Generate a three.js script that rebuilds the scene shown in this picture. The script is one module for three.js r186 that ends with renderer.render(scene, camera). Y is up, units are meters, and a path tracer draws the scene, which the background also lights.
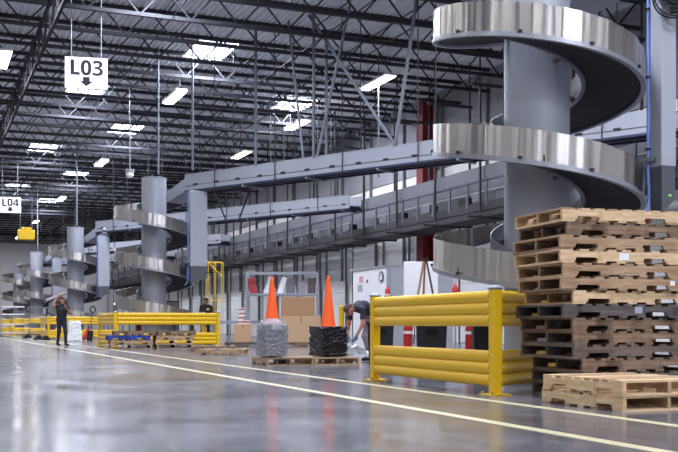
import * as THREE from 'three';
import { mergeGeometries, toCreasedNormals } from 'three/addons/utils/BufferGeometryUtils.js';
import { RoundedBoxGeometry } from 'three/addons/geometries/RoundedBoxGeometry.js';
import { MarchingCubes } from 'three/addons/objects/MarchingCubes.js';
import { RectAreaLightUniformsLib } from 'three/addons/lights/RectAreaLightUniformsLib.js';
RectAreaLightUniformsLib.init();

// ---------- camera, sky, exposure ----------
// x = across the aisle (right), -z = down the aisle, y up, metres
const scene = new THREE.Scene();
scene.background = new THREE.Color(0x8fa3bf);
const YAW = Math.atan(0.417);
const camera = new THREE.PerspectiveCamera(2 * Math.atan(226 / 1000) * 180 / Math.PI, 678 / 452, 0.1, 400);
camera.position.set(0, 0.77, 0);
camera.lookAt(Math.sin(YAW) * 10, 0.77, -Math.cos(YAW) * 10);
camera.setViewOffset(678, 452, 0, -98, 678, 452);      // lens shift: level camera, horizon low in the frame
const renderer = new THREE.WebGLRenderer({ antialias: true });
renderer.toneMapping = THREE.LinearToneMapping;
renderer.toneMappingExposure = 1.8;
renderer.shadowMap.enabled = true;
const LAMP_POWER = 34, SKYLIGHT_POWER = 60, LAMP_GLOW = 5, SKY_GLOW = 2.2;
const LAMP_COLOR = 0xf8f8fd, SKY_COLOR = 0xe6ecff;

// ---------- helpers ----------
let seed = 7;
const rnd = () => { seed = (seed * 1664525 + 1013904223) >>> 0; return seed / 4294967296; };
const rr = (a, b) => a + (b - a) * rnd();
const used = {};
const numbered = (n) => { if (!(n in used)) { used[n] = 0; return n; } used[n]++; return n + '_' + String(used[n]).padStart(3, '0'); };
function shade(o) { o.castShadow = o.receiveShadow = true; return o; }
function mesh(name, geo, mat, parent, x = 0, y = 0, z = 0) {
  const m = shade(new THREE.Mesh(geo, mat)); m.name = name; m.position.set(x, y, z); if (parent) parent.add(m); return m;
}
function thing(name, label, category, x = 0, y = 0, z = 0, turn = 0, group) {
  const o = new THREE.Group(); o.name = numbered(name); o.position.set(x, y, z); o.rotation.y = turn; scene.add(o);
  o.userData = { label, category }; if (group) o.userData.group = group; return o;
}
function solo(name, geo, mat, label, category, x = 0, y = 0, z = 0, turn = 0, group) {
  const m = mesh(numbered(name), geo, mat, scene, x, y, z); m.rotation.y = turn; m.userData = { label, category };
  if (group) m.userData.group = group; return m;
}
function structure(name, label) { const o = new THREE.Group(); o.name = name; scene.add(o); o.userData = { kind: 'structure', label }; return o; }
const box = (w, h, d, x = 0, y = 0, z = 0) => new THREE.BoxGeometry(w, h, d).translate(x, y, z);
const rbox = (w, h, d, r = 0.01, x = 0, y = 0, z = 0) => new RoundedBoxGeometry(w, h, d, 2, r).translate(x, y, z);
const cyl = (r, h, x = 0, y = 0, z = 0, n = 16, r2 = r) => new THREE.CylinderGeometry(r2, r, h, n).translate(x, y, z);
function bar(a, b, w, t = w) {                           // box between two points
  const A = new THREE.Vector3(...a), B = new THREE.Vector3(...b), g = new THREE.BoxGeometry(w, t, A.distanceTo(B));
  const m = new THREE.Matrix4().lookAt(A, B, Math.abs(B.y - A.y) > 0.999 * A.distanceTo(B) ? new THREE.Vector3(1, 0, 0) : new THREE.Vector3(0, 1, 0));
  m.setPosition(A.add(B).multiplyScalar(0.5)); return g.applyMatrix4(m);
}
function rod(a, b, r, n = 8) {
  const A = new THREE.Vector3(...a), B = new THREE.Vector3(...b), g = new THREE.CylinderGeometry(r, r, A.distanceTo(B), n);
  const q = new THREE.Quaternion().setFromUnitVectors(new THREE.Vector3(0, 1, 0), B.clone().sub(A).normalize());
  return g.applyQuaternion(q).translate((A.x + B.x) / 2, (A.y + B.y) / 2, (A.z + B.z) / 2);
}
const join = (list) => mergeGeometries(list.map((g) => { const q = g.index ? g.toNonIndexed() : g; for (const k of Object.keys(q.attributes)) if (!['position', 'normal', 'uv'].includes(k)) q.deleteAttribute(k); return q; }));
function tube(pts, r, seg = 40, n = 8) { return new THREE.TubeGeometry(new THREE.CatmullRomCurve3(pts.map((p) => new THREE.Vector3(...p))), seg, r, n); }

// value noise, tileable
function noiseGrid(n) { const a = new Float32Array(n * n); for (let i = 0; i < a.length; i++) a[i] = rnd(); return a; }
function vnoise(a, n, x, y) {
  const xi = Math.floor(x), yi = Math.floor(y), fx = x - xi, fy = y - yi, sx = fx * fx * (3 - 2 * fx), sy = fy * fy * (3 - 2 * fy);
  const g = (i, j) => a[(((j % n) + n) % n) * n + (((i % n) + n) % n)];
  return (g(xi, yi) * (1 - sx) + g(xi + 1, yi) * sx) * (1 - sy) + (g(xi, yi + 1) * (1 - sx) + g(xi + 1, yi + 1) * sx) * sy;
}
function dataTex(w, h, fn, srgb = true, rep = [1, 1]) {
  const d = new Uint8Array(w * h * 4);
  for (let j = 0; j < h; j++) for (let i = 0; i < w; i++) { const c = fn(i / w, j / h), k = (j * w + i) * 4; for (let q = 0; q < 3; q++) d[k + q] = Math.max(0, Math.min(255, c[q])); d[k + 3] = 255; }
  const t = new THREE.DataTexture(d, w, h); t.magFilter = THREE.LinearFilter; t.minFilter = THREE.LinearMipmapLinearFilter; t.generateMipmaps = true;
  t.wrapS = t.wrapT = THREE.RepeatWrapping; t.repeat.set(...rep); if (srgb) t.colorSpace = THREE.SRGBColorSpace; t.needsUpdate = true; return t;
}
const N8 = noiseGrid(8), N16 = noiseGrid(16), N64 = noiseGrid(64), N128 = noiseGrid(128), N256 = noiseGrid(256);

// ---------- materials ----------
const std = (color, roughness = 0.6, metalness = 0, extra = {}) => new THREE.MeshStandardMaterial({ color, roughness, metalness, ...extra });
const floorColor = dataTex(1024, 1024, (u, v) => {
  const cloud = vnoise(N8, 8, u * 8, v * 8) - 0.5, mid = vnoise(N64, 64, u * 64, v * 64) - 0.5, fine = vnoise(N256, 256, u * 256, v * 256) - 0.5;
  const streak = vnoise(N128, 128, u * 128, v * 16) - 0.5;
  const g = 99 + cloud * 26 + mid * 16 + fine * 16 + streak * 18; return [g * 0.985, g * 0.995, g * 1.06];
});
const floorRough = dataTex(512, 512, (u, v) => { const g = 255 * (0.115 + 0.09 * vnoise(N16, 16, u * 16, v * 16) + 0.04 * vnoise(N64, 64, u * 64, v * 64)); return [g, g, g]; }, false);
const floorBump = dataTex(512, 512, (u, v) => { const g = 128 + 90 * (vnoise(N16, 16, u * 16, v * 16) - 0.5) + 40 * (vnoise(N64, 64, u * 64, v * 64) - 0.5); return [g, g, g]; }, false);
const M = {};
M.floor = new THREE.MeshPhysicalMaterial({ color: 0xffffff, map: floorColor, roughness: 1, roughnessMap: floorRough, bumpMap: floorBump, bumpScale: 0.0006, specularIntensity: 1 });
M.line = std(0xb4ad88, 0.5);
M.deck = std(0xeeeff4, 0.75); M.joist = std(0x26272d, 0.6); M.girder = std(0x2c2d33, 0.95);
M.wallWhite = std(0xeaeae8, 0.8); M.wallGrey = std(0x97989c, 0.85); M.wallDark = std(0x74757a, 0.7); M.wallFar = std(0xf2f3f6, 0.85);
M.paint = std(0xa3a7b1, 0.42, 0.1); M.paintDark = std(0x55565c, 0.5, 0.2);
M.conv = std(0x979ba6, 0.45, 0.1); M.blueStrip = std(0x1d2444, 0.5); M.black = std(0x131316, 0.55); M.rubber = std(0x17171a, 0.75);
M.sorterGrey = std(0x63656c, 0.55, 0.1); M.steel = new THREE.MeshPhysicalMaterial({ color: 0xb2afab, roughness: 0.3, metalness: 1, anisotropy: 0.85, anisotropyRotation: Math.PI / 2 }); M.rim = std(0x9c9ea6, 0.35, 0.7); M.galv = std(0x9b9ea6, 0.45, 0.6);
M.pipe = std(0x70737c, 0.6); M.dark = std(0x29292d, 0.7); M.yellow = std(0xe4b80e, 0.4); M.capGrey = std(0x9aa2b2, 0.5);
M.red = std(0xb5201c, 0.5); M.redDark = std(0x7c1a20, 0.55); M.blue = std(0x7391de, 0.4);
M.orange = std(0xff6420, 0.5); M.white = std(0xe9e9e9, 0.6); M.card = std(0xc6a380, 0.85); M.cardDark = std(0xad8865, 0.85);
M.whiteBoard = std(0xf4f5f8, 0.35);
M.lampGlow = new THREE.MeshStandardMaterial({ color: 0xffffff, emissive: LAMP_COLOR, emissiveIntensity: LAMP_GLOW });
M.skyGlow = new THREE.MeshStandardMaterial({ color: 0xffffff, emissive: SKY_COLOR, emissiveIntensity: SKY_GLOW });

function woodTex(base, dark, k) {
  return dataTex(256, 256, (u, v) => {
    const g = vnoise(N64, 64, u * 3 + k * 7, v * 48 + k * 5), f = vnoise(N256, 256, u * 24 + k, v * 200), p = vnoise(N16, 16, u * 4 + k * 3, v * 4);
    const st = vnoise(N16, 16, u * 9 + k * 5, v * 3 + k), q = Math.max(0, Math.min(1.25, 0.55 * g + 0.25 * f + 0.4 * p - 0.1 + (st > 0.72 ? (st - 0.72) * 2.4 : 0))); return base.map((b, i) => b * (1 - q) + dark[i] * q);
  });
}
const woods = [
  [[238, 214, 176], [186, 152, 114]],   // 0 fresh pine
  [[212, 184, 148], [138, 110, 84]],    // 1 tan
  [[166, 138, 112], [88, 68, 54]],     // 2 brown
  [[140, 124, 110], [74, 62, 56]],      // 3 weathered grey brown
  [[116, 108, 106], [64, 58, 56]],      // 4 grey
].map(([b, d], i) => std(0xffffff, 0.82, 0, { map: woodTex(b, d, i + 1) }));
const woodBlue = std(0xffffff, 0.7, 0, { map: woodTex([34, 70, 168], [22, 46, 120], 9) });

// ---------- the building ----------
const ROOF = 10.77, FAR = 118, NEAR = -22, LEFT = -26, RIGHT = 20.5;
{
  const g = new THREE.BoxGeometry(RIGHT - LEFT + 1, 0.3, FAR - NEAR + 1); g.translate((RIGHT + LEFT) / 2, -0.15, -(FAR + NEAR) / 2);
  const p = g.attributes.position, uv = g.attributes.uv; for (let i = 0; i < p.count; i++) uv.setXY(i, p.getX(i) / 9, p.getZ(i) / 9);
  const f = mesh('floor', g, M.floor, scene); f.userData = { kind: 'structure', label: 'polished grey concrete warehouse floor' };
}
solo('floor_line', box(0.125, 0.003, 126, 5.26, 0.0015, -54), M.line, 'pale yellow floor line running right beside the yellow guard rails', 'floor line', 0, 0, 0, 0, 'aisle lines');
solo('floor_line', box(0.125, 0.003, 126, 4.12, 0.0015, -54), M.line, 'pale yellow floor line farther from the guard rails, nearest the viewer', 'floor line', 0, 0, 0, 0, 'aisle lines');

const ceiling = structure('ceiling', 'corrugated metal roof deck on dark open web joists');
const skylights = [[9.7, 19.4], [9.7, 3.4], [6.4, 27.4], [6.4, 11.4], [6.4, -4.6], [9.7, -12.6], [9.7, 35.4], [9.6, 51.4], [9.4, 67.4], [9.4, 83.4], [6.4, 43.2], [6.3, 58.6], [6.3, 75.2], [15.6, 42.6]];  // the leading entries lie out of view, added to light the near pallets
const SKW = 1.5, SKL = 2.4;
{
  const PITCH = 0.2, H = 0.07;
  function deckStrip(x0, x1, s0, s1) {
    const pos = [], n = Math.max(1, Math.round((x1 - x0) / PITCH)), w = (x1 - x0) / n, pts = [];
    for (let i = 0; i < n; i++) { const a = x0 + i * w; pts.push([a, ROOF], [a + w * 0.45, ROOF], [a + w * 0.55, ROOF + H], [a + w * 0.9, ROOF + H]); }
    pts.push([x1, ROOF]);
    for (let i = 0; i + 1 < pts.length; i++) {
      const [xa, ya] = pts[i], [xb, yb] = pts[i + 1];
      pos.push(xa, ya, -s0, xb, yb, -s0, xb, yb, -s1, xa, ya, -s0, xb, yb, -s1, xa, ya, -s1);
    }
    const g = new THREE.BufferGeometry(); g.setAttribute('position', new THREE.Float32BufferAttribute(pos, 3)); g.computeVertexNormals();
    g.setAttribute('uv', new THREE.Float32BufferAttribute(new Float32Array(pos.length / 3 * 2), 2)); return g;
  }
  const xs = [LEFT, RIGHT], list = [], thick = [];
  for (const [x] of skylights) xs.push(x - SKW / 2, x + SKW / 2);
  const X = [...new Set(xs)].sort((a, b) => a - b);
  for (let i = 0; i + 1 < X.length; i++) {
    const xm = (X[i] + X[i + 1]) / 2, holes = skylights.filter(([x]) => Math.abs(x - xm) < SKW / 2).map(([, s]) => s).sort((a, b) => a - b);
    let s = NEAR;
    for (const h of [...holes, null]) {
      const e = h === null ? FAR : h - SKL / 2;
      list.push(deckStrip(X[i], X[i + 1], s, e)); thick.push(box(X[i + 1] - X[i], 0.15, e - s, xm, ROOF + 0.16, -(s + e) / 2));
      if (h !== null) s = h + SKL / 2;
    }
  }
  mesh('roof_deck', join(list), M.deck, ceiling);
  mesh('roof_slab', join(thick), M.deck, ceiling);
  // open web joists across the building
  const x0 = LEFT, x1 = RIGHT, D = 0.84, top = ROOF - 0.05, bot = top - D, chords = [], web = [];
  chords.push(box(x1 - x0, 0.12, 0.16, (x0 + x1) / 2, top, 0), box(x1 - x0, 0.11, 0.12, (x0 + x1) / 2, bot, 0));
  const step = 0.76; let up = true;
  for (let x = x0; x + step < x1; x += step, up = !up) web.push(bar([x, up ? bot : top, 0], [x + step, up ? top : bot, 0], 0.045));
  const gc = join(chords), gw = join(web);
  for (let s = 20.4; s < FAR; s += 2.25) { const j = mesh('joist', gc, M.joist, ceiling, 0, 0, -s); mesh('web', gw, M.joist, j, 0, 0, 0.0); }
  // lattice girders along the building
  for (const gx of [3.3, -11]) {
    const gt = [box(0.08, 0.08, FAR - 16, gx, bot - 0.12, -(FAR + 16) / 2), box(0.08, 0.08, FAR - 16, gx, bot - 1.0, -(FAR + 16) / 2)], wb = [];
    let u = true; for (let s = 16; s + 0.9 < FAR; s += 0.9, u = !u) wb.push(bar([gx, u ? bot - 1 : bot - 0.12, -s], [gx, u ? bot - 0.12 : bot - 1, -s - 0.9], 0.06));
    const g = mesh('girder', join(gt), M.girder, ceiling); mesh('web', join(wb), M.girder, g);
  }
  // bridging rods between the joists
  for (const bx of [-4, 0.2, 6.9, 11.8, 14]) mesh('bridging_rod', join([box(0.03, 0.03, FAR - 21, bx, bot + 0.05, -(FAR + 21) / 2), box(0.03, 0.03, FAR - 21, bx + 0.25, top - 0.1, -(FAR + 21) / 2)]), M.joist, ceiling);
  // sprinkler mains
  for (const bx of [1.2]) mesh('sprinkler_pipe', rod([bx, bot - 0.12, -18], [bx, bot - 0.12, -FAR], 0.05, 10), M.girder, ceiling);
}
skylights.forEach(([x, s], i) => {
  const g = structure('window_' + (i + 1), 'bright skylight panel in the roof');
  g.position.set(x, ROOF, -s);
  mesh('diffuser', box(SKW, 0.02, SKL, 0, 0.05, 0), M.skyGlow, g);
  for (const k of [-1, 1]) { mesh('frame', box(0.06, 0.2, SKL + 0.1, k * (SKW / 2), 0.06, 0), M.white, g); mesh('frame', box(SKW, 0.2, 0.06, 0, 0.06, k * (SKL / 2)), M.white, g); }
  const l = new THREE.RectAreaLight(SKY_COLOR, SKYLIGHT_POWER, SKW - 0.15, SKL - 0.15); l.name = 'skylight_daylight'; l.position.set(x, ROOF + 0.03, -s); l.rotation.x = -Math.PI / 2; scene.add(l);
});

// walls
{
  const w = structure('wall_right', 'pale wall panels behind the conveyors');
  mesh('wall_core', box(0.3, ROOF + 0.2, FAR - NEAR, RIGHT + 0.25, ROOF / 2, -(FAR + NEAR) / 2), M.wallGrey, w);
  const pw = 3.66, tones = [0xeeeeec, 0xe4e5e5, 0xf4f2ee].map((c) => std(c, 0.8)), gl = box(0.1, 7.4, pw - 0.05), gu = box(0.1, ROOF - 7.5, pw - 0.05);
  let k = 0;
  for (let s = -10; s + pw < FAR; s += pw, k++) {
    mesh('wall_panel', gl, tones[k % 3], w, RIGHT + 0.06, 3.7, -s - pw / 2);
    mesh('wall_panel', gu, M.wallGrey, w, RIGHT + 0.06, 7.45 + (ROOF - 7.5) / 2, -s - pw / 2);
    mesh('pilaster', box(0.1, ROOF - 0.6, 0.09), M.wallDark, w, RIGHT - 0.08, (ROOF - 0.6) / 2, -s);
  }
  const wl = structure('wall_left', 'plain light wall on the left side'); mesh('wall_core', box(0.3, ROOF + 0.2, FAR - NEAR, LEFT - 0.15, ROOF / 2, -(FAR + NEAR) / 2), M.wallFar, wl);
  const wf = structure('wall_far', 'pale far end wall of the warehouse'); mesh('wall_core', box(RIGHT - LEFT + 0.6, ROOF + 0.2, 0.3, (LEFT + RIGHT) / 2, ROOF / 2, -FAR - 0.15), M.wallFar, wf);
  for (let x = LEFT + 2; x < RIGHT; x += 4) mesh('wall_rib', box(0.08, ROOF - 1, 0.1, x, (ROOF - 1) / 2, -FAR + 0.05), M.wallGrey, wf);
  const wn = structure('wall_near', 'plain light wall behind the viewer'); mesh('wall_core', box(RIGHT - LEFT + 0.6, ROOF + 0.2, 0.3, (LEFT + RIGHT) / 2, ROOF / 2, -NEAR + 0.15), M.wallFar, wn);
}
// dock doors in the right wall, some lifted
{
  let n = 1;
  for (let s = 34.6; s < 84; s += 3.66 * 1.0, n++) {
    const d = structure('door_' + n, 'sectional dock door in the right wall'), lift = n === 4 ? 3.4 : 0;
    d.position.set(RIGHT, 0, -s);
    for (let q = 0; q < 5; q++) mesh('door_section', box(0.06, 0.58, 2.6), M.wallWhite, d, -0.12, 0.32 + q * 0.6 + lift, 0);
    if (lift) { mesh('bottom_seal', box(0.1, 0.18, 2.7), M.black, d, -0.12, lift - 0.06, 0); mesh('dock_shutter', box(0.04, lift, 2.6), M.wallGrey, d, -0.06, lift / 2 - 0.12, 0); }
    for (const k of [-1, 1]) mesh('track', box(0.1, 5.6, 0.06), M.wallDark, d, -0.14, 2.8, k * 1.36);
  }
}
for (const [x, s, label] of [[20.0, 38.3, 'dark red steel column against the wall, left of the big spiral'], [20.0, 99.9, 'far dark red column seen left of the second spiral column']]) {
  const c = thing('steel_column', label, 'column', x, 0, -s);
  mesh('web', box(0.5, 10.4, 0.08, 0, 5.2, 0), M.redDark, c); for (const k of [-1, 1]) mesh('flange', box(0.08, 10.4, 0.56, k * 0.25, 5.2, 0), M.redDark, c);
  mesh('base_plate', box(0.7, 0.04, 0.7, 0, 0.02, 0), M.redDark, c);
}
{
  const c = thing('pale_column', 'pale square column at the right edge behind the big spiral', 'column', 12.05, 0, -12.6);
  mesh('shaft', box(0.12, 9.9, 0.12, 0, 4.95, 0), M.white, c); mesh('base_plate', box(0.3, 0.03, 0.3, 0, 0.015, 0), M.white, c);
}

// ---------- ceiling lamps ----------
function lamp(x, s, y, label) {
  const t = thing('ceiling_lamp', label, 'lamp', x, y, -s, 0, 'strip lamps under the roof');
  mesh('housing', rbox(0.46, 0.09, 2.4, 0.02, 0, 0.06, 0), M.white, t);
  mesh('diffuser', box(0.4, 0.03, 2.3, 0, 0, 0), M.lampGlow, t);
  for (const k of [-1, 1]) mesh('hanger', rod([0, 0.1, k * 0.9], [0, ROOF - y + 0.02, k * 0.9], 0.008, 6), M.galv, t);
  const l = new THREE.RectAreaLight(LAMP_COLOR, LAMP_POWER, 0.4, 2.3); l.name = 'lamp_light'; l.position.set(x, y - 0.02, -s); l.rotation.x = -Math.PI / 2; scene.add(l);
}
const ord = ['nearest', 'second', 'third', 'fourth', 'fifth', 'sixth', 'seventh', 'eighth', 'ninth', 'tenth', 'eleventh', 'twelfth', 'thirteenth', 'fourteenth', 'fifteenth', 'sixteenth'];
[[15.4, -17.54, 8.47, 16, 'row above the overhead conveyors'], [9.1, -13.1, 17.2, 8, 'row above the spirals'], [2.5, -16.4, 8.6, 16, 'row above the aisle'], [-5, -16.4, 8.6, 16, 'row left of the aisle'], [-13, -16.4, 8.6, 16, 'row at the far left side']].forEach(([x, s0, ds, n, where]) => {  // rows carried on unseen behind the viewer, added for front light
  for (let i = 0; i < n; i++) lamp(x, s0 + i * ds, 9.6, 'long white strip lamp, ' + ord[i] + ' in the ' + where);
});

// ---------- spiral conveyors ----------
const helixY = (deg) => 5.13 - 1.565 * (deg - 146) / 360;       // height of the outer guard's top edge
function helix(d0, d1, profile, seg, wave = 0) {                // profile: [radius, dy] closed ring, d in degrees; going down counter-clockwise seen from above
  const pos = [], idx = [], uv = [], m = profile.length;
  for (let i = 0; i <= seg; i++) {
    const d = d0 + (d1 - d0) * i / seg, a = d * Math.PI / 180, y = helixY(d);
    const w = wave ? wave * (Math.sin(a * 17.3) + 0.8 * Math.sin(a * 29.1 + 1) + 0.7 * Math.sin(a * 41.7 + 2) + 0.5 * Math.sin(a * 7.1)) : 0;
    profile.forEach(([r, dy], k) => { pos.push(Math.cos(a) * (r + w), y + dy, -Math.sin(a) * (r + w)); uv.push(i / seg * 20, k / m); });
  }
  for (let i = 0; i < seg; i++) for (let k = 0; k < m; k++) { const a = i * m + k, b = i * m + (k + 1) % m, c = a + m, d = b + m; idx.push(a, b, c, b, d, c); }
  for (let k = 1; k + 1 < m; k++) { idx.push(0, k + 1, k); const o = seg * m; idx.push(o, o + k, o + k + 1); }
  let g = new THREE.BufferGeometry(); g.setAttribute('position', new THREE.Float32BufferAttribute(pos, 3)); g.setAttribute('uv', new THREE.Float32BufferAttribute(uv, 2)); g.setIndex(idx); g.computeVertexNormals();
  return toCreasedNormals(g, 0.7);
}
const RO = 1.4, RI = 0.62, D0 = 28, D1 = 28 + 1035;
const SP = {
  column: cyl(0.445, 6.05, 0, 3.025, 0, 64),
  guard: helix(D0, D1, [[RO, 0], [RO + 0.012, 0], [RO + 0.012, -0.385], [RO, -0.385]], 760, 0.005),
  inner: helix(D0, D1, [[RI, 0.02], [RI + 0.012, 0.02], [RI + 0.012, -0.29], [RI, -0.29]], 380, 0),
  bed: helix(D0, D1, [[RI, -0.2], [RO, -0.3], [RO, -0.41], [RI, -0.31]], 380),
  rim: helix(D0, D1, [[RO - 0.03, -0.385], [RO + 0.035, -0.385], [RO + 0.035, -0.445], [RO - 0.03, -0.445]], 380),
  irim: helix(D0, D1, [[RI - 0.03, -0.285], [RI + 0.03, -0.285], [RI + 0.03, -0.345], [RI - 0.03, -0.345]], 380),
  cap: join([cyl(0.46, 0.03, 0, 6.06, 0, 48), cyl(0.02, 0.12, 0.2, 6.12, 0, 8), cyl(0.02, 0.1, -0.1, 6.12, 0.15, 8)]),
  foot: cyl(0.62, 0.04, 0, 0.02, 0, 48),
  clip: box(0.03, 0.035, 0.05),
};
const DIR = [0.469, 0.883];                                    // the feed conveyors run along this (x, -s)
function spiral(x, s, label, mast) {
  const t = thing('spiral_conveyor', label, 'spiral conveyor', x, 0, -s, 0, 'spiral conveyors along the aisle');
  const col = mesh('column', SP.column, M.paint, t); mesh('cap', SP.cap, M.paint, col); mesh('foot_plate', SP.foot, M.paintDark, col);
  mesh('outer_guard', SP.guard, M.steel, t); mesh('inner_guard', SP.inner, M.rim, t);
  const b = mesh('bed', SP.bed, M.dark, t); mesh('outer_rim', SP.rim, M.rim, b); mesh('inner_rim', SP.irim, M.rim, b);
  for (let d = D0 + 20; d < D1; d += 36) { const a = d * Math.PI / 180, c = mesh('clip', SP.clip, M.black, t, Math.cos(a) * (RO + 0.04), helixY(d) - 0.375, -Math.sin(a) * (RO + 0.04)); c.rotation.y = a; }
  for (let d = D0 + 60; d < D1; d += 90) {                       // arms from the column to the bed
    const a = d * Math.PI / 180, y = helixY(d) - 0.33; mesh('support_arm', bar([Math.cos(a) * 0.4, y, -Math.sin(a) * 0.4], [Math.cos(a) * (RI + 0.02), y + 0.03, -Math.sin(a) * (RI + 0.02)], 0.06, 0.05), M.paintDark, t);
  }
  // tilted entry chute from the feed conveyor
  { const a = D0 * Math.PI / 180, rm = (RO + RI) / 2, px = Math.cos(a) * rm, pz = -Math.sin(a) * rm, y0 = helixY(D0) - 0.36, L = 1.0, q = [px + DIR[0] * L, 5.62, pz + DIR[1] * L];
    const e = mesh('entry_chute', bar([px, y0, pz], q, 0.76, 0.06), M.conv, t), n = [DIR[1], -DIR[0]];
    for (const k of [-1, 1]) mesh('chute_guard', bar([px + n[0] * 0.38 * k, y0 + 0.17, pz + n[1] * 0.38 * k], [q[0] + n[0] * 0.38 * k, q[1] + 0.25, q[2] + n[1] * 0.38 * k], 0.02, 0.36), M.conv, e); }
  // outfeed at the bottom
  { const a = D1 * Math.PI / 180, rm = (RO + RI) / 2, y = helixY(D1) - 0.36, tx = -Math.sin(a), tz = -Math.cos(a), px = Math.cos(a) * rm, pz = -Math.sin(a) * rm;
    const o = mesh('outfeed', bar([px, y, pz], [px + tx * 1.6, y, pz + tz * 1.6], 0.78, 0.1), M.black, t);
    for (const k of [0.3, 1.4]) for (const e of [-1, 1]) mesh('leg', box(0.05, y - 0.04, 0.05), M.paintDark, t, px + tx * k + Math.cos(a) * 0.34 * e, (y - 0.04) / 2, pz + tz * k - Math.sin(a) * 0.34 * e); }
  // hanging service mast on the right
  const [mx, mz, mw, md] = mast, m = mesh('service_mast', rbox(mw, 2.7, md, 0.015, 0, 1.35, 0), M.paint, t, mx, 2.83, -mz);
  { const sh = new THREE.Shape([[-mw / 2 + 0.01, 0], [mw / 2 - 0.01, 0], [mw / 2 - 0.01, -0.42], [-mw / 2 + 0.01, -0.62]].map((p) => new THREE.Vector2(...p)));
    mesh('lower_cover', new THREE.ExtrudeGeometry(sh, { depth: md - 0.02, bevelEnabled: false }).translate(0, 0, -md / 2 + 0.01), M.paintDark, m);
    const px = -mw / 2 - 0.02, pz = -md / 2;
    mesh('air_line', tube([[px, 2.66, pz], [px, 1, pz], [px, 0, pz], [px + 0.01, -0.45, pz], [px - 0.06, -0.62, pz], [px - 0.12, -0.66, pz]], 0.018, 60, 8), M.blue, m);
    for (const y of [0.25, 1.2, 2.1]) mesh('line_clamp', box(0.09, 0.025, 0.05, px + 0.01, y, pz), M.black, m);
    mesh('bracket', bar([-mw / 2, 0.1, 0], [-mw / 2 - 0.18, 0.1, -0.2], 0.05), M.paintDark, m); }
  return t;
}
const SX = 7.8;
const spirals = [[11.64, 'huge steel spiral conveyor nearest the viewer, behind the pallet stack'], [36.2, 'steel spiral conveyor behind the blue pallet, second from the viewer'], [56.4, 'third spiral conveyor from the viewer, left of the blue pallet stack'], [76.7, 'fourth spiral conveyor, small and far down the aisle'], [91.6, 'farthest and smallest spiral conveyor at the left edge']];
spirals.forEach(([s, label], i) => spiral(SX, s, label, i ? [1.32, -1.2, 0.62, 0.3] : [1.2, -1.13, 0.24, 0.24]));
{ // print on the near mast
  const g = box(0.05, 0.03, 0.004); solo('indicator_sticker', g, std(0x8fe06a, 0.5), 'small green sticker on the lower dark cover of the near mast', 'sticker', SX + 1.22, 2.45, -(11.64 - 1.13) + 0.116);
}

// ---------- overhead conveyors ----------
function feed(x, s, len, label, y = 0) {                                // from the spiral head towards the sorter, diagonal
  const t = thing('feed_conveyor', label, 'conveyor', x, y, -s, Math.atan2(DIR[0], DIR[1]), 'diagonal feed conveyors'); // local +z runs to the sorter
  mesh('bed', box(0.78, 0.08, len, 0, 5.66, len / 2), M.black, t);
  for (const k of [-1, 1]) {
    const side = mesh('side_guard', join([box(0.03, 0.4, len, k * 0.41, 5.97, len / 2), box(0.06, 0.14, len, k * 0.41, 5.66, len / 2), box(0.05, 0.03, len, k * 0.41, 6.17, len / 2)]), M.conv, t);
    mesh('edge_strip', box(0.07, 0.06, len, k * 0.415, 5.57, len / 2), M.blueStrip, side);
    mesh('groove', box(0.035, 0.012, len, k * 0.412, 5.765, len / 2), M.black, side);
    for (let z = 0.6; z < len; z += 1.06) mesh('bracket', box(0.05, 0.07, 0.18), M.black, t, k * 0.44, 5.78, z);
  }
  for (let z = 1.6; z < len - 0.5; z += 2.9) for (const k of [-1, 1]) mesh('hanger_rod', rod([k * 0.47, 5.6, z], [k * 0.47, ROOF - y, z], 0.018, 6), M.joist, t);
  for (let z = 0.1; z < len; z += 2.9) mesh('cross_tie', box(1.0, 0.06, 0.06, 0, 5.51, z), M.galv, t);
  return t;
}
const rm = (RO + RI) / 2, hx = SX + Math.cos(D0 * Math.PI / 180) * rm + DIR[0], hs = Math.sin(D0 * Math.PI / 180) * rm - DIR[1];
const feedLabels = ['feed conveyor to the nearest spiral, high at the right', 'upper feed conveyor crossing the picture to the second spiral', 'lower feed conveyor behind, leading to the third spiral', 'far feed conveyor leading to the fourth spiral', 'farthest feed conveyor leading to the last spiral'];
const feeds = spirals.map(([s], i) => feed(hx, s + hs, ((i > 1 ? 17.55 : 17.5) - hx) / DIR[0], feedLabels[i], i > 1 ? 0.22 : 0));
{ // braces of the upper feed conveyor: V struts to the roof
  const f = feeds[1], y0 = 6.18;
  for (const [a, b, r] of [[9.45, 6.0, 0.055], [9.45, 10.3, 0.055], [5.75, 5.1, 0.04], [6.35, 7.7, 0.045]]) mesh('sway_brace', rod([-0.45, y0, a], [-0.45, ROOF, b], r, 8), M.pipe, f);
  for (const z of [3.6, 6.2]) mesh('drop_post', box(0.07, ROOF - 6.15, 0.07, -0.45, (ROOF + 6.15) / 2, z), M.pipe, f);
  for (const [sx, sa, sb] of [[-0.3, 1.4, 2.6], [0.3, 2.6, 1.4]]) mesh('lower_brace', rod([sx, 5.5, sa], [sx, 4.4, 2.0], 0.03, 6), M.joist, f);
}
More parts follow.
